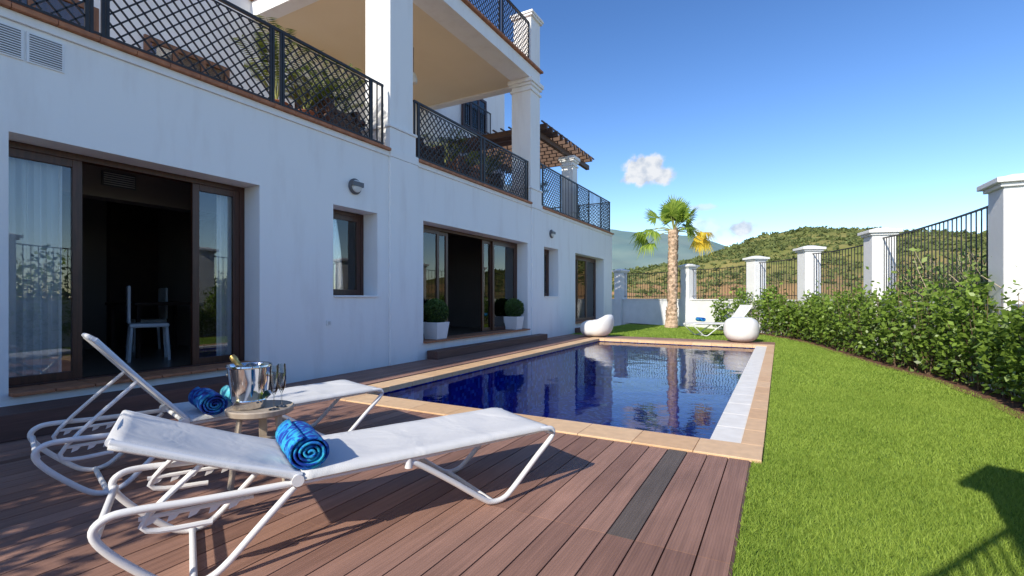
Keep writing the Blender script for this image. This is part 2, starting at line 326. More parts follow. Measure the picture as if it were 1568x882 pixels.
# ------------------------------------------------------------------ pool
def tile_mat():
    m,nt,b=new_mat('pool_mosaic_tile'); L=nt.links
    tc=N(nt,'ShaderNodeTexCoord'); sc=N(nt,'ShaderNodeVectorMath',operation='SCALE'); sc.inputs['Scale'].default_value=16; L.new(tc.outputs['Object'],sc.inputs[0])
    ad=N(nt,'ShaderNodeVectorMath',operation='ADD'); ad.inputs[1].default_value=(.37,.37,.37); L.new(sc.outputs[0],ad.inputs[0])
    fl=N(nt,'ShaderNodeVectorMath',operation='FLOOR'); L.new(ad.outputs[0],fl.inputs[0])
    wn=N(nt,'ShaderNodeTexWhiteNoise',noise_dimensions='3D'); L.new(fl.outputs[0],wn.inputs[0])
    cr=N(nt,'ShaderNodeValToRGB'); cr.color_ramp.elements[0].color=(.008,.03,.36,1); cr.color_ramp.elements[1].color=(.16,.42,.98,1)
    e=cr.color_ramp.elements.new(.70); e.color=(.025,.095,.72,1)
    L.new(wn.outputs['Value'],cr.inputs[0]); L.new(cr.outputs[0],b.inputs['Base Color']); b.inputs['Roughness'].default_value=.3
    return m
def coping_mat():
    m,nt,b=new_mat('sandstone_coping'); L=nt.links
    at=N(nt,'ShaderNodeAttribute'); at.attribute_name='tint'
    cr=N(nt,'ShaderNodeValToRGB'); cr.color_ramp.elements[0].color=(.70,.44,.235,1); cr.color_ramp.elements[1].color=(.78,.53,.31,1); L.new(at.outputs['Fac'],cr.inputs[0])
    tc=N(nt,'ShaderNodeTexCoord'); nz=N(nt,'ShaderNodeTexNoise'); nz.inputs['Scale'].default_value=12; nz.inputs['Detail'].default_value=8; L.new(tc.outputs['Object'],nz.inputs[0])
    mr=N(nt,'ShaderNodeMapRange'); mr.inputs[3].default_value=.78; mr.inputs[4].default_value=1.18; L.new(nz.outputs[0],mr.inputs[0])
    sc=N(nt,'ShaderNodeVectorMath',operation='SCALE'); L.new(cr.outputs[0],sc.inputs[0]); L.new(mr.outputs[0],sc.inputs['Scale']); L.new(sc.outputs[0],b.inputs['Base Color']); b.inputs['Roughness'].default_value=.6
    return m
M_tile=tile_mat(); M_cop=coping_mat(); M_marble=mat('white_overflow_stone',(.88,.84,.77),.5,(.80,.76,.69),8,.2,40)
pool=empty('swimming_pool'); PX0,PX1,PY0,PY1=-4.78,-.52,4.50,13.98
g=MB(); zb=-1.2
g.add([(PX0,PY0,zb),(PX1,PY0,zb),(PX1,PY1,zb),(PX0,PY1,zb)],[(0,1,2,3)],M_tile)
for a,b_ in [((PX0,PY0),(PX0,PY1)),((PX0,PY1),(PX1,PY1)),((PX1,PY1),(PX1,PY0)),((PX1,PY0),(PX0,PY0))]:
    g.add([(a[0],a[1],zb),(b_[0],b_[1],zb),(b_[0],b_[1],-.02),(a[0],a[1],-.02)],[(0,1,2,3)],M_tile)
for j in range(3):
    g.box(PX0+.002,PX0+1.9-.35*j,PY1-1.2+.3*j,PY1-.002,zb+.01,-.95+.28*j,M_tile)
g.obj('basin',pool)
g=MB(); 
def copx(x0,x1,y0,y1,along,stp,z1=.012,m=M_cop):
    a0,a1=(x0,x1) if along=='x' else (y0,y1); nn=max(1,round((a1-a0)/stp)); d=(a1-a0)/nn
    for k in range(nn):
        s0=a0+k*d+.002; s1=a0+(k+1)*d-.002
        if along=='x': g.box(s0,s1,y0,y1,-.06,z1,m)
        else: g.box(x0,x1,s0,s1,-.06,z1,m)
copx(-5.08,-.12,4.125,4.53,'x',.52); copx(-5.08,-.12,13.95,14.33,'x',.52)
copx(-5.08,-4.74,4.53,13.95,'y',.5); copx(-.29,-.12,4.53,13.95,'y',.5)
g.obj('coping',pool,bevel=.004)
g=MB(); copx(-.545,-.293,4.535,13.945,'y',.6,-.006,M_marble); g.obj('overflow_ledge',pool,bevel=.004)
g=MB(); gm=mat('grout',(.5,.36,.23),.9); g.box(-5.07,-.13,4.13,4.49,-.2,-.001,gm); g.box(-5.07,-.13,13.99,14.32,-.2,-.001,gm); g.box(-5.07,-4.79,4.49,13.99,-.2,-.001,gm); g.box(-.51,-.13,4.49,13.99,-.2,-.012,gm); g.obj('coping_bed',pool)
m=bpy.data.materials.new('pool_water'); m.use_nodes=True; nt=m.node_tree; L=nt.links; nt.nodes.remove(nt.nodes['Principled BSDF'])
t=N(nt,'ShaderNodeBsdfTransparent'); t.inputs[0].default_value=(.80,.92,1,1); gl=N(nt,'ShaderNodeBsdfGlossy'); gl.inputs['Roughness'].default_value=.0
fr=N(nt,'ShaderNodeFresnel'); fr.inputs[0].default_value=1.30
tc=N(nt,'ShaderNodeTexCoord'); nz=N(nt,'ShaderNodeTexNoise'); nz.inputs['Scale'].default_value=2.2; nz.inputs['Detail'].default_value=3; L.new(tc.outputs['Object'],nz.inputs[0])
bp=N(nt,'ShaderNodeBump'); bp.inputs['Strength'].default_value=.06; bp.inputs['Distance'].default_value=.1; L.new(nz.outputs[0],bp.inputs['Height']); L.new(bp.outputs[0],gl.inputs['Normal'])
mx=N(nt,'ShaderNodeMixShader'); L.new(fr.outputs[0],mx.inputs[0]); L.new(t.outputs[0],mx.inputs[1]); L.new(gl.outputs[0],mx.inputs[2]); L.new(mx.outputs[0],nt.nodes['Material Output'].inputs[0])
g=MB(); g.add([(PX0,PY0,-.075),(PX1,PY0,-.075),(PX1,PY1,-.075),(PX0,PY1,-.075)],[(0,1,2,3)],m); g.obj('water',pool)
M_noz=mat('pool_nozzle',(.8,.88,.88),.4); g=MB()
for x,y in [(-3.6,6.6),(-2.6,8.2),(-1.9,5.6),(-2.2,9.8),(-3.5,10.6)]: g.lathe([(.0,0),(.08,0),(.07,.02),(0,.02)],(x,y,zb+.003),M_noz,16)
g.obj('floor_nozzles',pool)
# ------------------------------------------------------------------ villa
villa=empty('white_villa'); XF=-6.3; XB=-6.74
holes=[(1.67,4.16,.32,2.80),(5.42,6.40,1.25,2.75),(7.67,12.29,.32,2.80),(13.38,14.48,1.25,2.80),(15.96,19.1,.32,2.81)]
Y0,Y1=-4.,20.2
def wall_holes(name,y0,y1,z0,z1,xf,xb,holes):
    ys=sorted({y0,y1,*[h[0] for h in holes],*[h[1] for h in holes]}); zs=sorted({z0,z1,*[h[2] for h in holes],*[h[3] for h in holes]})
    g=MB(); inh=lambda y,z:any(h[0]<y<h[1] and h[2]<z<h[3] for h in holes)
    for i in range(len(ys)-1):
        for j in range(len(zs)-1):
            a,b,c,d=ys[i],ys[i+1],zs[j],zs[j+1]
            if inh((a+b)/2,(c+d)/2): continue
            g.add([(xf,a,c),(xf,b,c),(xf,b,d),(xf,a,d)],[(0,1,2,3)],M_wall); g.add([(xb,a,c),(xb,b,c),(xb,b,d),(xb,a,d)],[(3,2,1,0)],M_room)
    for a,b,c,d in holes:
        g.add([(xf,a,c),(xb,a,c),(xb,a,d),(xf,a,d)],[(0,1,2,3)],M_wall); g.add([(xf,b,c),(xb,b,c),(xb,b,d),(xf,b,d)],[(3,2,1,0)],M_wall)
        g.add([(xf,a,d),(xb,a,d),(xb,b,d),(xf,b,d)],[(0,1,2,3)],M_wall); g.add([(xf,a,c),(xb,a,c),(xb,b,c),(xf,b,c)],[(3,2,1,0)],M_wall)
    return g.obj(name,villa)
wall_holes('ground_floor_wall',Y0,Y1,-.1,3.84,XF,XB,holes)
g=MB(); g.box(-14,XF-.001,Y1-.2,Y1,-.1,3.84,M_wall); g.box(-14,XF-.001,Y0,Y0+.2,-.1,3.84,M_wall); g.obj('end_walls',villa)
g=MB(); g.box(XF,XF+.05,6.68,7.45,-.1,3.84,M_wall); g.box(XF,XF+.04,12.5,13.15,-.1,3.84,M_wall); g.obj('pilasters',villa,bevel=.008)
g=MB(); g.box(-10.5,XB,Y0,Y1,3.5,3.95,M_wall); g.box(XB,XF+.03,Y0,6.67,3.842,3.93,M_wall); g.box(XB,XF+.03,7.46,12.44,3.842,3.93,M_wall); g.box(XB,XF+.03,13.16,Y1+.03,3.842,3.93,M_wall)
g.box(XB,XF+.06,6.67,7.46,3.842,4.0,M_wall); g.box(XB,XF+.06,12.44,13.16,3.842,4.0,M_wall); g.obj('terrace_slab',villa,bevel=.005)
g=MB()
for a,b_ in [(Y0,6.67),(7.46,12.44),(13.16,Y1+.06)]:
    nn=int((b_-a)/.33); d=(b_-a)/nn
    for k in range(nn): g.box(XB,XF+.085,a+k*d+.002,a+(k+1)*d-.002,3.932,3.982,M_terra)
g.obj('terracotta_ledge',villa,bevel=.006)
g=MB(); g.box(-10.49,XB-.002,Y0,Y1,3.951,3.965,M_tfloor); g.obj('terrace_floor',villa)
def column(g,x0,x1,y0,y1,z0,z1):
    g.box(x0,x1,y0,y1,z0,z1,M_wall)
    for e,a,b_ in [(.04,z0,z0+.38),(.065,z0+.38,z0+.43),(.04,z1-.36,z1-.30),(.05,z1-.2,z1-.12),(.09,z1-.12,z1-.001)]:
        g.box(x0-e,x1+e,y0-e,y1+e,a+.001,b_,M_wall)
g=MB(); column(g,-6.93,XF-.0,6.72,7.36,4.002,7.6); column(g,-6.93,XF-.0,12.48,13.1,4.002,7.6); g.obj('columns',villa,bevel=.012)
g=MB(); g.box(-10.5,XF-.01,6.74,13.08,7.66,7.97,M_wall); g.box(-6.92,XF+.0,6.72,13.1,7.6,7.95,M_wall); g.box(-10.5,-6.93,6.73,7.05,7.6,7.95,M_wall); g.box(-10.5,-6.93,12.8,13.09,7.6,7.95,M_wall); g.obj('porch_roof',villa,bevel=.004)
g=MB(); g.box(-10.48,-6.925,7.055,12.795,7.645,7.658,M_cream); g.obj('porch_ceiling',villa)
g=MB(); g.box(-10.5,XF+.08,6.64,13.18,7.972,8.03,M_terra); g.obj('roof_terracotta_edge',villa,bevel=.008)
g=MB(); g.box(-6.88,XF+.0,12.5,13.1,8.031,9.4,M_wall); g.box(-6.94,XF+.06,12.44,13.16,9.4,9.46,M_wall); g.box(-6.97,XF+.09,12.41,13.19,9.461,9.53,M_wall); g.obj('roof_terrace_pillar',villa,bevel=.01)
g=MB(); g.box(-11,-10.5,Y0,18.3,3.5,7.6,M_wall); g.box(-11,-10.52,7.0,18.3,7.6,10.4,M_wall); g.box(-11,-10.5,Y0,7.0,7.6,8.1,M_wall); g.box(-16,-11,18.0,18.3,3.5,10.4,M_wall); g.box(-16,-11,Y0,18.29,10.1,10.38,M_wall)
g.box(-13,-10.55,18.3,Y1,3.5,6.2,M_wall)
g.obj('upper_walls',villa)
def window(g,gg,x,y0,y1,z0,z1,nm=2,fw=.07,m=M_wood):
    g.box(x,x+.06,y0,y0+fw,z0,z1,m); g.box(x,x+.06,y1-fw,y1,z0,z1,m); g.box(x,x+.06,y0+fw,y1-fw,z1-fw,z1,m); g.box(x,x+.06,y0+fw,y1-fw,z0,z0+fw,m)
    for k in range(1,nm): yy=y0+(y1-y0)*k/nm; g.box(x+.005,x+.055,yy-fw/2,yy+fw/2,z0+fw,z1-fw,m)
    gg.box(x+.02,x+.03,y0+fw,y1-fw,z0+fw,z1-fw,M_glass)
dk=mat('unlit_room_panel',(.03,.03,.035),.6)  # flat panel behind the glass; the unlit room's darkness is its colour
g=MB(); gg=MB()
for y0,y1,z0,z1 in [(1.3,3.9,3.97,6.3),(4.6,6.2,3.97,6.2),(8.2,11.2,3.97,6.3),(15.0,16.7,7.7,9.2),(14.6,16.4,3.97,6.1)]:
    window(g,gg,-10.49,y0,y1,z0,z1,3,.09,M_door if y0<5 else M_wood)
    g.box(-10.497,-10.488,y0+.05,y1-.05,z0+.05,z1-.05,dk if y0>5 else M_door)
g.obj('upper_window_frames',villa); gg.obj('upper_window_panes',villa)
def railing(name,p,q,zb,zt,kinds):
    g=MB(); p=Vector(p); q=Vector(q); Lh=(q-p).length; d=(q-p)/Lh
    P=lambda s,z:(p.x+d.x*s,p.y+d.y*s,z)
    g.bar(P(0,zt),P(Lh,zt),.028,M_iron); g.bar(P(0,zb),P(Lh,zb),.018,M_iron)
    s=0; tot=sum(k[1] for k in kinds); R=.012
    for kind,wd in kinds:
        a=s; b=s+wd/tot*Lh; s=b
        g.bar(P(a+.02,zb-.1),P(a+.02,zt),.022,M_iron); g.bar(P(b-.02,zb-.1),P(b-.02,zt),.022,M_iron)
        if kind=='L':
            z0,z1=zb+.02,zt-.06; g.bar(P(a,z1),P(b,z1),.012,M_iron); H=z1-z0; st=.15; W=b-a; aa,bb=a+.03,b-.03
            c=-H
            while c<bb-aa:
                for sg in (1,-1):
                    s0=max(0,c); s1=min(bb-aa,c+H)
                    if s1-s0>.02:
                        if sg==1: u0,u1=s0-c,s1-c
                        else: u0,u1=H-(s0-c),H-(s1-c)
                        g.bar(P(aa+s0,z0+u0),P(aa+s1,z0+u1),R,M_iron)
                c+=st
        else:
            nn=max(1,int((b-a)/.13))
            for k in range(1,nn): x=a+(b-a)*k/nn; g.bar(P(x,zb),P(x,zt),R*1.1,M_iron)
    return g.obj(name,villa)
XR=XF-.06
railing('railing_left_terrace',(XR,-3.9),(XR,6.6),4.06,5.12,[('L',2.3),('B',.14),('L',2.3),('B',.14),('L',1.3),('B',.14),('L',1.95),('B',.16),('L',1.75),('B',.3)])
railing('railing_porch',(XR,7.45),(XR,12.42),4.06,5.15,[('B',.14),('L',2.3),('B',.14),('L',2.2),('B',.14)])
railing('railing_far_terrace',(XR,13.2),(XR,20.1),4.06,5.3,[('B',.2),('L',1.4),('B',1.5),('L',1.2),('B',1.4),('L',1.2)])
railing('railing_far_return',(XR,20.1),(-10.4,20.1),4.06,5.3,[('L',1.4),('B',1.4),('L',1.2)])
railing('railing_roof_terrace',(XR,6.8),(XR,12.48),8.1,9.2,[('L',1.9),('B',.14),('L',1.9),('B',.14),('L',1.5)])
railing('railing_upper_window',(-10.3,14.9),(-10.3,16.8),7.75,8.7,[('B',1)])
g=MB()
for y in np.arange(14.0,18.6,.42): g.box(-10.4,-6.5,float(y),float(y)+.09,6.62,6.8,M_pergola)
for x in (-6.95,-9.9): g.box(x,x+.14,13.6,18.8,6.45,6.62,M_pergola)
for x in np.arange(-10.2,-6.5,.3): g.box(float(x),float(x)+.04,13.8,18.7,6.8,6.84,M_pergola)
g.obj('pergola',villa)
g=MB(); column(g,-7.1,-6.65,16.6,17.05,3.97,6.44); g.obj('pergola_column',villa,bevel=.01)
g=MB(); g.bar((-8.2,9.6,7.64),(-8.2,9.6,7.0),.008,M_grey); g.lathe([(.02,0),(.06,-.05),(.10,-.18),(.09,-.27),(.03,-.3)],(-8.2,9.6,7.0),M_opal,16); g.obj('pendant_lamp',villa,smooth=True)
def pane(g,gg,x,y0,y1,z0,z1,fw=.085):
    g.box(x,x+.05,y0,y0+fw,z0,z1,M_wood); g.box(x,x+.05,y1-fw,y1,z0,z1,M_wood); g.box(x,x+.05,y0+fw,y1-fw,z1-fw,z1,M_wood); g.box(x,x+.05,y0+fw,y1-fw,z0,z0+fw,M_wood)
    gg.box(x+.02,x+.028,y0+fw,y1-fw,z0+fw,z1-fw,M_glass)
def outer(g,y0,y1,z0,z1,fw=.07):
    x0,x1=XB-.02,XB+.10
    g.box(x0,x1,y0,y0+fw,z0+.002,z1-.002,M_wood); g.box(x0,x1,y1-fw,y1,z0+.002,z1-.002,M_wood); g.box(x0,x1,y0+fw,y1-fw,z1-fw,z1-.002,M_wood); g.box(x0,x1,y0+fw,y1-fw,z0+.002,z0+.05,M_wood)
g=MB(); gg=MB()
outer(g,1.67,4.16,.32,2.80); pane(g,gg,XB+.04,1.60,2.34,.37,2.73); pane(g,gg,XB+.04,3.47,4.09,.37,2.73)
outer(g,5.42,6.40,1.25,2.75); pane(g,gg,XB+.04,5.49,6.33,1.3,2.68)
outer(g,7.67,12.29,.32,2.80); pane(g,gg,XB+.04,7.74,8.65,.37,2.73); pane(g,gg,XB-.015,8.5,9.05,.37,2.73); pane(g,gg,XB+.04,10.95,12.22,.37,2.73); pane(g,gg,XB-.015,10.52,11.0,.37,2.73)
outer(g,13.38,14.48,1.25,2.80); pane(g,gg,XB+.04,13.45,14.41,1.3,2.73)
outer(g,15.96,19.1,.32,2.81); 
for a in (16.03,17.0,18.0): pane(g,gg,XB+.04,a,a+1.03,.37,2.74)
g.obj('door_and_window_frames',villa,bevel=.004); gg.obj('door_and_window_glass',villa)
def curtain(y0,y1,x,z0=.36,z1=2.76):
    n=int((y1-y0)/.012)+2; vs=[];fs=[]
    for i in range(n):
        y=y0+(y1-y0)*i/(n-1); dx=.03*math.sin(y*58+1.5*math.sin(y*9))+.012*math.sin(y*131)
        vs+=[(x+dx*.7,y,z1),(x+dx*1.2,y+.01*math.sin(y*31),z0)]
    for i in range(n-1): fs.append((2*i,2*i+1,2*i+3,2*i+2))
    gc.add(vs,fs,M_curtain,.5)
gc=MB(); 
for a,b_ in [(1.5,2.22),(3.86,4.3),(7.6,8.5),(11.1,12.3),(16.0,16.9),(18.1,19.1)]: curtain(a,b_,XB-.05)
curtain(5.45,6.4,XB-.08,1.28,2.7)
gc.obj('curtains',villa,smooth=True)
g=MB()
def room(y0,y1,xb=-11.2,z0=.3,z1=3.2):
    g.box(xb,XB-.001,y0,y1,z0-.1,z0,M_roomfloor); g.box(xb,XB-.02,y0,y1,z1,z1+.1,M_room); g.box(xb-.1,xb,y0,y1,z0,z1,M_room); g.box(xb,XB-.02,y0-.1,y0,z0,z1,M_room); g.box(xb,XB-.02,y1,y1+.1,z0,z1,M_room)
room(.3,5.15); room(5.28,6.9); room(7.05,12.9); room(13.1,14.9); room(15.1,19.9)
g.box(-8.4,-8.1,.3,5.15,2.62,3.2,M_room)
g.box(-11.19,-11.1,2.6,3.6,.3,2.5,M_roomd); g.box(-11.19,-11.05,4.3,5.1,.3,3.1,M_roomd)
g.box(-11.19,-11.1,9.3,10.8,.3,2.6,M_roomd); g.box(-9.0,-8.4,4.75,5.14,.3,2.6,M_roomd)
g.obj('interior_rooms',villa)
g=MB(); g.box(-8.09,-8.07,3.05,3.45,2.78,2.98,M_grey)
for k in range(6): g.box(-8.07,-8.055,3.07,3.43,2.80+k*.03,2.81+k*.03,M_opal)
g.obj('air_vent',villa)
g=MB()
for (a,b_,c,d) in holes:
    if c<1:
        nn=int((b_-a)/.31); dd=(b_-a)/nn
        for k in range(nn): g.box(XB+.1,XF+.09,a+k*dd+.004,a+(k+1)*dd-.004,c+.001,c+.035,M_terra)
    else: g.box(XB+.1,XF+.04,a-.0,b_+.0,c+.001,c+.03,M_wall)
g.obj('window_sills',villa,bevel=.006)
g=MB(); g.box(XF+.001,-5.82,-1.5,4.2,.002,.235,M_stepwood); g.box(XF+.052,-5.98,7.72,12.95,.002,.17,M_stepwood); g.box(XF+.001,-6.0,15.9,19.2,.002,.17,M_stepwood)
g.obj('entrance_steps',villa,bevel=.008)
g=MB()
for y in (1.5,1.80):
    g.box(XF,XF+.014,y-.01,y+.27,3.5,3.79,M_white)
    for k in range(11): g.box(XF+.014,XF+.022,y+.01,y+.25,3.52+k*.023,3.53+k*.023,M_white)
    g.box(XF+.0142,XF+.0146,y+.01,y+.25,3.515,3.775,M_grey)
g.box(XF,XF+.02,5.28,5.37,.80,.88,M_white); g.box(XF+.02,XF+.024,5.30,5.35,.815,.865,M_opal)
g.obj('wall_vents',villa,bevel=.002)
for y,z in [(5.86,3.12),(13.9,3.24)]:
    g=MB(); Mx=Matrix.Rotation(math.radians(90),4,'Y')
    g.lathe([(.13,0),(.135,.03),(.12,.05),(.105,.055)],(XF+.001,y,z),M_grey,24,Mx)
    g.lathe([(.105,.05),(.10,.075),(.07,.09),(0.01,.098)],(XF+.001,y,z),M_opal,24,Mx)
    g.box(XF+.02,XF+.105,y-.12,y+.12,z-.006,z+.07,M_grey)
    o=g.obj('wall_lamp',villa,smooth=True); 
# ------------------------------------------------------------------ interior furniture
def chair(name,x,y,rz,m,z=.3):
    e=empty(name,(x,y,z),rz); g=MB()
    g.box(-.24,.24,-.23,.23,.5,.56,m); g.obj('seat',e,bevel=.02)
    g=MB(); g.box(.22,.26,-.22,.22,.56,1.12,m); g.obj('backrest',e,bevel=.02)
    g=MB()
    for a in (-.21,.21):
        for b_ in (-.19,.19): g.bar((a,b_,.5),(a*1.15,b_*1.1,0),.022,m,8)
    g.obj('legs',e)
M_ch=mat('white_dining_chair',(.84,.86,.90),.4)
chair('dining_chair',-8.4,3.75,math.radians(-110),M_ch); chair('dining_chair',-9.9,4.4,math.radians(80),M_ch)
e=empty('dining_table',(-9.2,4.2,.3)); g=MB(); g.box(-.5,.5,-.5,.6,.82,.87,M_roomd); g.obj('top',e,bevel=.01); g=MB()
for a in (-.42,.42):
    for b_ in (-.42,.52): g.bar((a,b_,0),(a,b_,.82),.035,M_roomd)
g.obj('legs',e)
# ------------------------------------------------------------------ loungers
def fabric_mat(name):
    m,nt,b=new_mat(name); L=nt.links
    tc=N(nt,'ShaderNodeTexCoord'); ch=N(nt,'ShaderNodeTexChecker'); ch.inputs['Scale'].default_value=170; L.new(tc.outputs['Object'],ch.inputs[0])
    ch.inputs[1].default_value=(.84,.83,.82,1); ch.inputs[2].default_value=(.75,.75,.74,1); L.new(ch.outputs[0],b.inputs['Base Color']); b.inputs['Roughness'].default_value=.7
    nz=N(nt,'ShaderNodeTexNoise'); nz.inputs['Scale'].default_value=4; nz.inputs['Detail'].default_value=3; nz.inputs['Distortion'].default_value=.6; L.new(tc.outputs['Object'],nz.inputs[0])
    bp=N(nt,'ShaderNodeBump'); bp.inputs['Strength'].default_value=.4; bp.inputs['Distance'].default_value=.04; L.new(nz.outputs[0],bp.inputs['Height']); L.new(bp.outputs[0],b.inputs['Normal'])
    tr=N(nt,'ShaderNodeBsdfTranslucent'); tr.inputs[0].default_value=(.8,.78,.74,1); mx=N(nt,'ShaderNodeMixShader'); mx.inputs[0].default_value=.15
    L.new(b.outputs[0],mx.inputs[1]); L.new(tr.outputs[0],mx.inputs[2]); L.new(mx.outputs[0],nt.nodes['Material Output'].inputs[0]); return m
M_fab=fabric_mat('white_sling_fabric')
def lounger(name,foot,axis,back_deg,W=.64,hs=1.5,bl=.76):
    th=math.atan2(axis[1],axis[0]); e=empty(name,(foot[0],foot[1],0),th); g=MB(); R=.0165
    ca,sa=math.cos(math.radians(back_deg)),math.sin(math.radians(back_deg))
    for y in (-.02,-W+.02):
        g.tube([(.96,y,.355),(.90,y,.335),(.70,y,.20),(.50,y,.055),(.43,y,.02),(.35,y,.025),(.28,y,.07),(.10,y,.23),(-.02,y,.335),(-.03,y,.385),(.03,y,.40),(.15,y,.395),(.6,y,.385),(1.1,y,.375),(1.53,y,.37),(1.9,y,.375),(2.12,y,.385),(2.22,y,.375),(2.26,y,.32),(2.2,y,.22),(2.05,y,.07),(1.97,y,.022),(1.9,y,.02),(1.82,y,.06),(1.68,y,.20),(1.53,y,.35)],R,M_white,10,sub=5)
        g.tube([(hs,y,.40),(hs+bl*.5*ca,y,.40+bl*.5*sa-.01),(hs+bl*ca,y,.40+bl*sa)],R*.95,M_white,10)
        bx,bz=hs+bl*.55*ca,.40+bl*.55*sa-.02
        sx=min(2.15,bx+.22) if back_deg<40 else bx+.38; sx=min(sx,2.15)
        yy=y+(-.03 if y>-.3 else .03)
        g.tube([(bx,yy,bz),(sx,yy,.30),(sx-.25,yy,.26)],R*.75,M_white,8)
        g.bar((1.70,yy,.335),(2.12,yy,.335),.010,M_white,6)
        for k in range(5):
            q=1.75+k*.075; g.add([(q,yy-.004,.333),(q+.04,yy-.004,.333),(q+.05,yy-.004,.300),(q+.02,yy-.004,.310),(q,yy+.004,.333),(q+.04,yy+.004,.333),(q+.05,yy+.004,.300),(q+.02,yy+.004,.310)],[(0,1,2,3),(7,6,5,4),(0,4,5,1),(1,5,6,2),(2,6,7,3),(3,7,4,0)],M_white)
        g.tube([(.96,y-.0,.33),(.96,y,.39)],R*1.35,M_white,10,smooth=False); g.lathe([(.0,-.03),(.028,-.03),(.028,.03),(0,.03)],(hs+.02,y,.385),M_white,14,Matrix.Rotation(math.radians(90),4,'X'))
    for x,z in [(-.03,.365),(.43,.02),(1.93,.02),(2.25,.31),(hs,.37),(hs+bl*ca,.40+bl*sa),(.96,.345)]:
        g.tube([(x,-.02,z),(x,-W+.02,z)],R*.95,M_white,10,smooth=False)
    g.obj('frame',e,smooth=True)
    def sheet(nm,f,n,sag):
        g=MB(); nw=16; vs=[];fs=[]
        for i in range(n+1):
            for j in range(nw+1):
                v=j/nw; x,z=f(i/n)
                ed=math.sin(math.pi*v); sg=sag*ed*math.sin(math.pi*min(1,max(0,i/n)))**.5+.0025*math.sin(x*17+v*4)*ed
                wrap=.030*(max(0,abs(v-.5)-.42)/.08)**2
                vs.append((x,-W*v,z-sg-wrap))
        for i in range(n):
            for j in range(nw): a=i*(nw+1)+j; fs.append((a,a+nw+1,a+nw+2,a+1))
        g.add(vs,fs,M_fab); return g.obj(nm,e,smooth=True,solid=.012)
    sheet('seat_fabric',lambda t:(-.02+(hs+.02)*t, .423-.018*t-(.03*(max(0,.06-t)/.06)**2)),30,.024)
    sheet('back_fabric',lambda t:(hs+.005+bl*ca*t, .408+bl*sa*t+.0),16,.02)
    return e
lounger('sun_lounger',(-1.30,2.86),(-.455,-.89),21)
lounger('sun_lounger',(-3.22,3.30),(-.25,-.968),50)
lounger('sun_lounger',(-2.75,16.7),(.80,.60),50)
# ------------------------------------------------------------------ towels
def towel_mat(name,c1,c2,c3,sc=14):
    m,nt,b=new_mat(name); L=nt.links
    tc=N(nt,'ShaderNodeTexCoord'); nz=N(nt,'ShaderNodeTexNoise'); nz.inputs['Scale'].default_value=sc; nz.inputs['Detail'].default_value=2; nz.inputs['Distortion'].default_value=1.5; L.new(tc.outputs['Object'],nz.inputs[0])
    cr=N(nt,'ShaderNodeValToRGB'); e=cr.color_ramp.elements; e[0].position=.42; e[0].color=(*c1,1); e[1].position=.6; e[1].color=(*c3,1); k=e.new(.5); k.color=(*c2,1)
    L.new(nz.outputs[0],cr.inputs[0]); L.new(cr.outputs[0],b.inputs['Base Color']); b.inputs['Roughness'].default_value=.95
    n2=N(nt,'ShaderNodeTexNoise'); n2.inputs['Scale'].default_value=260; L.new(tc.outputs['Object'],n2.inputs[0]); bp=N(nt,'ShaderNodeBump'); bp.inputs['Strength'].default_value=.7; bp.inputs['Distance'].default_value=.004; L.new(n2.outputs[0],bp.inputs['Height']); L.new(bp.outputs[0],b.inputs['Normal']); return m
M_t1=towel_mat('blue_towel',(.004,.05,.36),(.01,.20,.62),(.03,.42,.60)); M_t2=towel_mat('navy_towel',(.003,.015,.16),(.005,.06,.38),(.02,.22,.45)); M_t3=towel_mat('aqua_towel',(.10,.55,.62),(.15,.62,.68),(.3,.72,.75))
def towel(c,d,length,rad,m,turns=4.2,z=0):
    g=MB(); n=150; vs=[];fs=[]; nl=7; 
    d=Vector((d[0],d[1],0)).normalized(); s=Vector((-d.y,d.x,0)); c=Vector(c)
    for i in range(n+1):
        t=i/n; a=t*turns*2*math.pi; r=.012+(rad-.012)*t; 
        for j in range(nl+1):
            q=(j/nl-.5)*length*(1+.04*math.sin(a*.5)); rr=r*(1+.02*math.sin(j*2.1+a)); vs.append(c+d*q+s*(math.cos(a)*rr*1.06)+Vector((0,0,math.sin(a)*rr*.92)))
    for i in range(n):
        for j in range(nl): a=i*(nl+1)+j; fs.append((a,a+nl+1,a+nl+2,a+1))
    g.add(vs,fs,m); return g.obj('rolled_towel',None,smooth=True,solid=.011)
towel((-2.17,1.67,.495),(-.89,.455),.41,.098,M_t1)
towel((-3.66,2.02,.495),(-.95,.30),.40,.09,M_t2)
towel((-3.74,2.28,.475),(-.95,.30),.42,.07,M_t3)
towel((-2.35,17.45,.50),(-.6,.8),.4,.08,M_t1)
# ------------------------------------------------------------------ side table etc
M_beige=mat('beige_wood_table',(.50,.42,.33),.5,(.42,.34,.26),6,stretch=(1,8,1))
TX,TY=-3.08,2.04; e=empty('side_table',(TX,TY,0)); g=MB(); g.lathe([(.0,.465),(.19,.465),(.205,.475),(.21,.505),(.202,.512),(.19,.503),(0,.503)],(0,0,0),M_beige,40); g.obj('top',e,smooth=True)
g=MB()
for k in range(3):
    a=math.radians(20+120*k); d=Vector((math.cos(a),math.sin(a),0)); s=Vector((-d.y,d.x,0)); 
    vs=[]; 
    for r_,zz in ((.13,.465),(.19,0)):
        for q in (-.026,.026):
            for w_ in (-.011,.011): vs.append(d*(r_+w_)+s*q+Vector((0,0,zz)))
    g.add(vs,[(0,1,3,2),(4,6,7,5),(0,4,5,1),(2,3,7,6),(0,2,6,4),(1,5,7,3)],M_beige)
g.lathe([(0,.25),(.15,.25),(.15,.268),(0,.268)],(0,0,0),M_beige,30)
g.obj('legs',e,bevel=.004)
M_chrome=mat('polished_steel',(.78,.76,.73),.07,(.74,.72,.7),3,metal=1.)
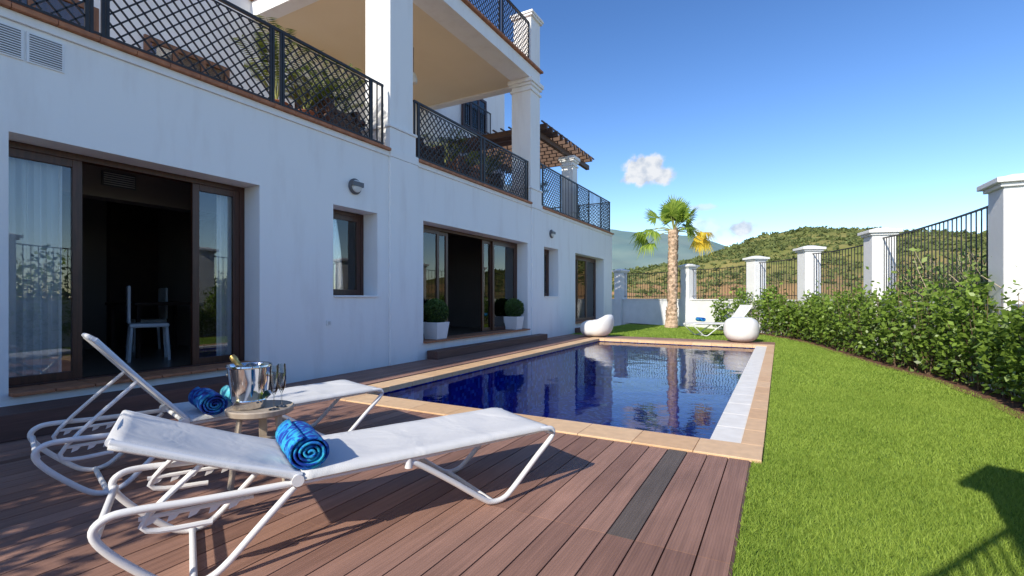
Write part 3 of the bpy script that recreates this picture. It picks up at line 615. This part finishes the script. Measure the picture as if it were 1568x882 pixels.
bk=empty('champagne_bucket',(TX-.06,TY-.04,.506)); g=MB()
g.lathe([(0,.0),(.095,0),(.102,.008),(.105,.05),(.112,.055),(.108,.065),(.122,.18),(.133,.272),(.142,.28),(.14,.29),(.13,.288),(.12,.272),(.112,.18),(.098,.06),(.09,.03),(0,.03)],(0,0,0),M_chrome,48,cap=False); g.obj('bucket',bk,smooth=True)
g=MB()
for sgn in (-1,1): g.lathe([(0,-.014),(.015,-.008),(.018,.004),(.012,.016),(0,.018)],(.140*sgn*.87,.140*sgn*.49,.22),M_chrome,14)
g.obj('knobs',bk,smooth=True)
M_ice=glass_mat('ice',(.93,.97,1),.15,1.5,.1); M_foil=mat('gold_foil',(.75,.50,.18),.3,(.6,.38,.1),30,metal=.9); M_bott=mat('green_bottle_glass',(.02,.05,.015),.08)
g=MB()
for k in range(16):
    a=random.uniform(0,6.28); r=random.uniform(0,.09); Mx=Matrix.Translation((r*math.cos(a),r*math.sin(a),.26+random.uniform(-.01,.02)))@Matrix.Rotation(random.uniform(0,3),4,'X')@Matrix.Rotation(random.uniform(0,3),4,'Z')
    g.box(-.02,.02,-.02,.02,-.02,.02,M_ice,M=Mx)
g.obj('ice_cubes',bk,bevel=.004)
Mx=Matrix.Rotation(math.radians(38),4,Vector((.49,-.87,0)).normalized()); g=MB()
g.lathe([(0,-.18),(.045,-.18),(.045,.0),(.04,.03),(.022,.08)],(-.01,0,.20),M_bott,20,Mx); g.lathe([(.022,.08),(.019,.10),(.018,.14),(.022,.145),(.022,.165),(.017,.185),(0.002,.19)],(-.01,0,.20),M_foil,20,Mx); g.obj('champagne_bottle',bk,smooth=True)
M_crys=glass_mat('crystal_glass',(.93,.96,.97),.06,1.4)
for dx,dy in ((.11,.08),(.145,.0)):
    g=MB(); g.lathe([(.0,0),(.035,.0),(.03,.004),(.005,.01),(.004,.09),(.008,.10),(.022,.13),(.029,.18),(.028,.24),(.025,.29),(.024,.29),(.026,.24),(.027,.18),(.019,.13),(.004,.11),(0,.105)],(TX+dx,TY+dy,.506),M_crys,20,cap=False); g.obj('champagne_flute',None,smooth=True)
# ------------------------------------------------------------------ beanbags
def blob(name,c,rx,ry,h,m,fn):
    g=MB(); nu,nv=36,20; vs=[];fs=[]
    for i in range(nv+1):
        ph=math.pi*i/nv
        for k in range(nu):
            a=2*math.pi*k/nu; sx=abs(math.sin(ph))**.62; cz=math.copysign(abs(math.cos(ph))**.8,math.cos(ph))
            vs.append(fn(c[0]+rx*sx*math.cos(a),c[1]+ry*sx*math.sin(a),h*(.5-.5*cz),math.cos(a)*sx,math.sin(a)*sx))
    for i in range(nv):
        for k in range(nu): fs.append((i*nu+k,i*nu+(k+1)%nu,(i+1)*nu+(k+1)%nu,(i+1)*nu+k))
    g.add(vs,fs,m); return g.obj(name,None,smooth=True)
blob('round_pouf',(-.95,14.95),.46,.46,.70,M_plastic,lambda x,y,z,a,b:(x,y,z+.004-.03*math.exp(-((a*a+b*b))*6)*(z>.4)+.01*math.sin(a*9)*math.sin(b*8)*(z>.1)))
blob('beanbag_chair',(-5.1,14.7),.50,.50,.52,M_plastic,lambda x,y,z,a,b:(x+.10*(z/.5)*(a>0),y,z*(1+.75*max(0,a*.85-b*.1+.05)**1.1)+.004+.012*math.sin(a*8)*math.sin(b*7+1)*(z>.1)))
# ------------------------------------------------------------------ fence and pillars
M_pillar=mat('white_pillar_paint',(.84,.84,.83),.75,(.77,.77,.76),2.5,.25,20)
dirs=[]
for i,p in enumerate(pil):
    a=pil[max(i-1,0)]; b_=pil[min(i+1,len(pil)-1)]; d=(b_-a); dirs.append(math.atan2(d.y,d.x))
for i,p in enumerate(pil):
    e=empty('fence_pillar',(p.x,p.y,0),dirs[i]); H=p.z; w=.23; g=MB()
    g.box(-w,w,-w,w,-2,H-.16,M_pillar); g.obj('shaft',e,bevel=.012); g=MB()
    g.box(-w-.04,w+.04,-w-.04,w+.04,H-.16,H-.11,M_pillar); g.box(-w-.09,w+.09,-w-.09,w+.09,H-.109,H-.04,M_pillar)
    q=w+.05; g.add([(-q,-q,H-.04),(q,-q,H-.04),(q,q,H-.04),(-q,q,H-.04),(-.1,-.1,H+.02),(.1,-.1,H+.02),(.1,.1,H+.02),(-.1,.1,H+.02)],[(0,1,5,4),(1,2,6,5),(2,3,7,6),(3,0,4,7),(4,5,6,7)],M_pillar); g.obj('cap',e,bevel=.008)
for i in range(len(pil)-1):
    a=Vector((pil[i].x,pil[i].y)); b_=Vector((pil[i+1].x,pil[i+1].y)); d=(b_-a); Lh=d.length; ang=math.atan2(d.y,d.x); zt=min(pil[i].z,pil[i+1].z)-.27; wt=1.12
    e=empty('boundary_wall',(a.x,a.y,0),ang); g=MB(); g.box(.235,Lh-.235,-.11,.11,-2,wt,M_pillar); g.box(.235,Lh-.235,-.14,.14,wt+.001,wt+.05,M_pillar); g.obj('masonry',e,bevel=.01)
    e=empty('iron_fence',(a.x,a.y,0),ang); g=MB(); g.bar((.22,0,wt+.18),(Lh-.22,0,wt+.18),.017,M_iron)
    nn=max(4,int((Lh-.5)/.145))
    def tz(s): 
        c=abs(s-Lh/2)/(Lh/2); return zt+.06*c**3
    pts=[(.22+(Lh-.44)*k/16,0,tz(.22+(Lh-.44)*k/16)) for k in range(17)]; g.tube(pts,.019,M_iron,4,smooth=False)
    for k in range(nn+1): s=.3+(Lh-.6)*k/nn; g.bar((s,0,wt+.08),(s,0,tz(s)),.010,M_iron)
    g.obj('bars',e)
g=MB(); g.box(-13,-7.2,23.8,24.0,-2,1.18,M_pillar); g.obj('boundary_wall',None)
# ------------------------------------------------------------------ hedge
def hedge(y0,y1,n,size,seed=0):
    y=rng.uniform(y0,y1,n); per=.62; q_=(y+seed*.2)/per+.18*np.sin(y*1.9); fr_=np.abs(q_%1-.5)*2; pid=np.floor(q_)
    ph=np.sin(pid*12.9898)*43758.5; rnd=ph-np.floor(ph)
    base=hx(y)
    top=(.98+.58*rnd)*(1-.34*fr_**2)+rng.normal(0,.07,n)+np.where(rng.random(n)<.10,.45*rng.random(n),0)
    z=.05+top*rng.random(n)**.8
    bulge=.16*(1-fr_)*np.sin(np.clip(z/1.3,0,1)*np.pi*.9)
    dpt=rng.random(n)**1.3
    slope=(hx(y+.1)-hx(y-.1))/.2
    nx=1/np.sqrt(1+slope**2); ny=-slope/np.sqrt(1+slope**2)
    off=.10-bulge+dpt*.42
    keep=(vnoise(y*3,z*3,2.1)+.3*rng.normal(size=n)>-.28+.6*fr_-.5)&(rng.random(n)>.42*fr_)
    P=np.stack([base+off*nx,y+off*ny,z],1)[keep]; 
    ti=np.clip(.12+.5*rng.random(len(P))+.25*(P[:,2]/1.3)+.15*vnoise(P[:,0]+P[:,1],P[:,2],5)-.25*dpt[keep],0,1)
    return P,size*np.ones(len(P)),ti
Ps=[hedge(-1.,6.5,5500,.11),hedge(6.5,10,10000,.085,1),hedge(10,15,10000,.095,2),hedge(15,19.8,8500,.12,3)]
P=np.concatenate([p[0] for p in Ps]); S=np.concatenate([p[1] for p in Ps]); T=np.concatenate([p[2] for p in Ps])
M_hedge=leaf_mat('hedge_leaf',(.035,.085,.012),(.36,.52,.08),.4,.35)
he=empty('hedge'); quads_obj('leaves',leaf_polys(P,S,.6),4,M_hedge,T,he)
M_twig=mat('twig_bark',(.24,.16,.10),.9)
g=MB()
for k in range(300):
    y=random.uniform(5.5,19); x=float(hx(y))+random.uniform(.15,.4); z=random.uniform(.7,1.45)
    g.bar((x,y,-.01),(x+random.uniform(-.2,.1),y+random.uniform(-.2,.2),z),.008,M_twig,3,r2=.003)
g.obj('stems',he)
M_dtw=mat('dry_twig',(.50,.40,.28),.9)
e=empty('dry_shrub'); g=MB(); Pl=[]
for k in range(620):
    y=random.uniform(8.4,13.2); x=float(np.interp(y,[8.7,13.7,16.9],[2.72,1.98,.76]))+random.uniform(.28,1.3); b0=Vector((x,y,random.uniform(-.2,.9))); tp=b0+Vector((random.gauss(0,.33),random.gauss(0,.33),random.uniform(.7,1.4)))
    g.tube([b0,(b0+tp)/2+Vector((random.gauss(0,.08),random.gauss(0,.08),.05)),tp],.010,M_dtw,3,r2=.004,sub=2)
    for j in range(18): 
        q=b0.lerp(tp,random.uniform(.3,1)); Pl.append((q.x+random.gauss(0,.07),q.y+random.gauss(0,.07),q.z+random.gauss(0,.05)))
g.obj('twigs',e); Pl=np.array(Pl); quads_obj('leaves',leaf_polys(Pl,np.full(len(Pl),.12),.55),4,leaf_mat('dry_leaf',(.05,.11,.02),(.42,.52,.14),.6,.3),rng.random(len(Pl)),e)
Pl=[]; g=MB(); e=empty('garden_shrubs')
for k in range(26):
    y=random.uniform(-6,8); x=3.6+random.uniform(0,2.0); h=random.uniform(1.9,3.0); g.bar((x,y,-1.9),(x,y,h*.8),.04,M_twig,5,r2=.01)
    v=rng.normal(size=(420,3)); v/=np.linalg.norm(v,axis=1)[:,None]; rr=(rng.random(420)**.4)[:,None]
    Pl.append(np.array([x,y,h*.55])+v*rr*np.array([.75,.85,h*.45]))
g.obj('stems',e); Pl=np.concatenate(Pl); quads_obj('leaves',leaf_polys(Pl,np.full(len(Pl),.16),.6),4,M_hedge,rng.random(len(Pl)),e)
# ------------------------------------------------------------------ potted topiary
M_box=leaf_mat('boxwood_leaf',(.02,.05,.012),(.15,.25,.05),.5,.25)
for x,y in ((-6.48,8.3),(-6.48,11.8)):
    e=empty('potted_boxwood',(x,y,.358)); g=MB()
    b0,b1=.17,.215
    vs=[(sx*b,sy*b,z) for b,z in ((b0,0),(b1,.36),(b1-.025,.36),(b1-.03,.32)) for sx,sy in ((-1,-1),(1,-1),(1,1),(-1,1))]
    fs=[(3,2,1,0)]+[(4*i+k,4*i+(k+1)%4,4*i+4+(k+1)%4,4*i+4+k) for i in range(3) for k in range(4)]+[(12,13,14,15)]
    g.add(vs,fs,M_white_pot); g.obj('pot',e,bevel=.006)
    n=5200; d=rng.normal(size=(n,3)); d/=np.linalg.norm(d,axis=1)[:,None]; r=.27*(.72+.28*rng.random(n)**.5)*(1+.05*vnoise(d[:,0]*3,d[:,1]*3+d[:,2],3))
    P=d*r[:,None]+np.array([0,0,.58]); quads_obj('foliage',leaf_polys(P,np.full(n,.042),.6),4,M_box,np.clip(rng.random(n)*.7+.3*d[:,2],0,1),e)
# ------------------------------------------------------------------ palm
PXp,PYp=-3.92,20.6
e=empty('palm_tree',(PXp,PYp,0)); g=MB(); M_trunk=mat('palm_trunk',(.58,.42,.30),.9,(.34,.23,.15),12,.8,25,tint=.35)
rad=[];pts=[]
nn=48
for i in range(nn+1):
    t=i/nn; pts.append((.10*t+.02*math.sin(t*5),0,4.0*t)); rad.append((.29-.10*min(1,t*4)+.015*(i%2))*(1 if t<.85 else 1+.2*(t-.85)/.15)*.92)
g.tube(pts,.2,M_trunk,14,smooth=False,radii=rad)
for i in range(320):
    t=random.random(); a=random.uniform(0,6.28); r=.185 if t>.2 else .22; z=4.0*t; c=Vector((.10*t,0,z))
    d=Vector((math.cos(a),math.sin(a),0)); s=Vector((-d.y,d.x,0)); p=c+d*(r-.02)
    g.add([p-s*.06,p+s*.06,p+s*.03+d*.05+Vector((0,0,.14)),p-s*.03+d*.05+Vector((0,0,.14))],[(0,1,2,3)],M_trunk)
g.obj('trunk',e)
M_palm=leaf_mat('palm_frond',(.14,.26,.03),(.42,.54,.09),.45,.4); M_yel=leaf_mat('yellowed_frond',(.85,.60,.04),(.9,.75,.12),.6,.45); M_pet=mat('petiole',(.40,.42,.14),.6)
def frond(az,elv,plen,fr,m,lst,g,droop=.25,tw=.9):
    c=Vector((.10,0,3.95)); d=Vector((math.cos(az)*math.cos(elv),math.sin(az)*math.cos(elv),math.sin(elv)))
    tip=c+d*plen; tip.z-=droop*.3*plen
    g.tube([c,c+d*plen*.5+Vector((0,0,.05)),tip],.025,M_pet,5,r2=.012,sub=3)
    d2=(tip-(c+d*plen*.5)).normalized(); s=d2.cross(Vector((0,0,1))).normalized(); u=s.cross(d2)
    ro=random.uniform(-tw,tw); s,u=(s*math.cos(ro)+u*math.sin(ro)),(u*math.cos(ro)-s*math.sin(ro))
    K=26
    for k in range(K):
        f=(k/(K-1)-.5)*2; an=f*math.radians(108); dd=(d2*math.cos(an)+s*math.sin(an)+u*(.16*math.cos(an*2))).normalized(); ln=fr*(1-.25*abs(f))*random.uniform(.85,1.08)
        sd=dd.cross(u).normalized()*.034
        p1=tip+dd*ln*.55+sd; p2=tip+dd*ln*.55-sd; e1=tip+dd*ln+Vector((0,0,-droop*ln*random.uniform(.4,1.2)))
        lst.append([tip,p1,e1,p2])
lp=[]; ly=[]; g=MB()
for k in range(16):
    frond(2.4*k+random.uniform(-.3,.3),math.radians(random.uniform(42,88)),random.uniform(.5,.95),random.uniform(.60,.82),M_palm,lp,g,.15)
ra=math.radians(29)
for da,el_ in ((180,0),(168,10),(195,12),(188,-16)): frond(ra+math.radians(da),math.radians(el_),random.uniform(.95,1.25),.62,M_palm,lp,g,.65)
for da,el_ in ((0,2),(-8,-10),(10,-6),(-15,8)): frond(ra+math.radians(da),math.radians(el_),random.uniform(.95,1.2),.62,M_yel,ly,g,.65,1.3)
for da,el_ in ((20,25),(-60,10)): frond(ra+math.radians(da),math.radians(el_),.7,.6,M_palm,lp,g,.5)
g.obj('petioles',e)
lp=np.array([[list(v) for v in q] for q in lp]); ly=np.array([[list(v) for v in q] for q in ly])
quads_obj('fronds',lp,4,M_palm,rng.random(len(lp)),e); quads_obj('yellow_fronds',ly,4,M_yel,rng.random(len(ly)),e)
# ------------------------------------------------------------------ terrace furniture and plants
def armchair(x,y,rz):
    e=empty('wicker_armchair',(x,y,3.966),rz); g=MB(); g.box(-.4,.4,-.4,.4,.05,.42,M_wicker); g.box(-.4,-.28,-.4,.4,.42,.68,M_wicker); g.box(.28,.4,-.4,.4,.42,.68,M_wicker); g.box(-.4,.4,.28,.4,.42,1.0,M_wicker); g.obj('frame',e,bevel=.03)
    g=MB(); g.box(-.27,.27,-.38,.27,.43,.55,M_wicker); g.obj('cushion',e,bevel=.03)
armchair(-7.0,8.4,1.5); armchair(-7.1,10.2,1.2); armchair(-7.2,11.6,2.); armchair(-7.1,6.0,1.7)
M_tp=mat('terracotta_pot',(.32,.13,.07),.8)
M_fern=leaf_mat('terrace_palm_leaf',(.04,.08,.015),(.25,.30,.06),.5,.3)
def potted(x,y,h,name='potted_palm'):
    e=empty(name,(x,y,3.966)); g=MB(); g.lathe([(0,0),(.14,0),(.2,.32),(.22,.34),(.2,.36),(0,.33)],(0,0,0),M_tp,20); L_=[]
    for k in range(16):
        a=random.uniform(0,6.28); rr=random.uniform(.35,.7); hh=h*random.uniform(.6,1)
        p0=Vector((0,0,.34)); p1=Vector((math.cos(a)*rr*.35,math.sin(a)*rr*.35,.34+hh*.7)); p2=Vector((math.cos(a)*rr,math.sin(a)*rr,.34+hh*.8))
        g.tube([p0,p1,p2],.008,M_pet,4,r2=.003,sub=4)
        for j in range(22):
            t=.3+.7*j/21; q=(p0*(1-t)**2+p1*2*t*(1-t)+p2*t*t); dd=(p2-p1).normalized(); s=dd.cross(Vector((0,0,1))).normalized()
            for sg in (-1,1):
                tip=q+(s*sg+dd*.6).normalized()*.2+Vector((0,0,-.07)); L_.append([q,(q+tip)/2+dd*.012,tip,(q+tip)/2-dd*.012])
    g.obj('pot',e,smooth=True); A=np.array([[list(v) for v in q] for q in L_]); quads_obj('fronds',A,4,M_fern,rng.random(len(A)),e)
potted(-7.0,4.9,1.3); potted(-7.1,6.1,1.3); potted(-6.95,5.4,.9); potted(-7.0,10.9,1.0); potted(-6.9,9.2,.9); potted(-7.2,14.0,.9)
# ------------------------------------------------------------------ garden tree behind
e=empty('garden_tree',(-5.0,-2.6,0)); g=MB(); g.tube([(0,0,0),(.1,.05,1.2),(0,0,2.4)],.11,M_twig,10,r2=.07); Pl=[]
for k in range(38):
    a=random.uniform(0,6.28); r=random.uniform(.2,1.6); tp=Vector((math.cos(a)*r,math.sin(a)*r*.8,random.uniform(1.2,3.3))); g.tube([(0,0,1.0+random.random()*.8),(tp.x*.5,tp.y*.5,tp.z*.8),tp],.035,M_twig,5,r2=.01,sub=3)
    for j in range(170): Pl.append((tp.x+random.gauss(0,.27),tp.y+random.gauss(0,.27),tp.z+random.gauss(0,.22)))
g.obj('trunk',e); Pl=np.array(Pl); quads_obj('crown',leaf_polys(Pl,np.full(len(Pl),.16),.5),4,M_hedge,rng.random(len(Pl)),e)
print('objects',len(bpy.data.objects))
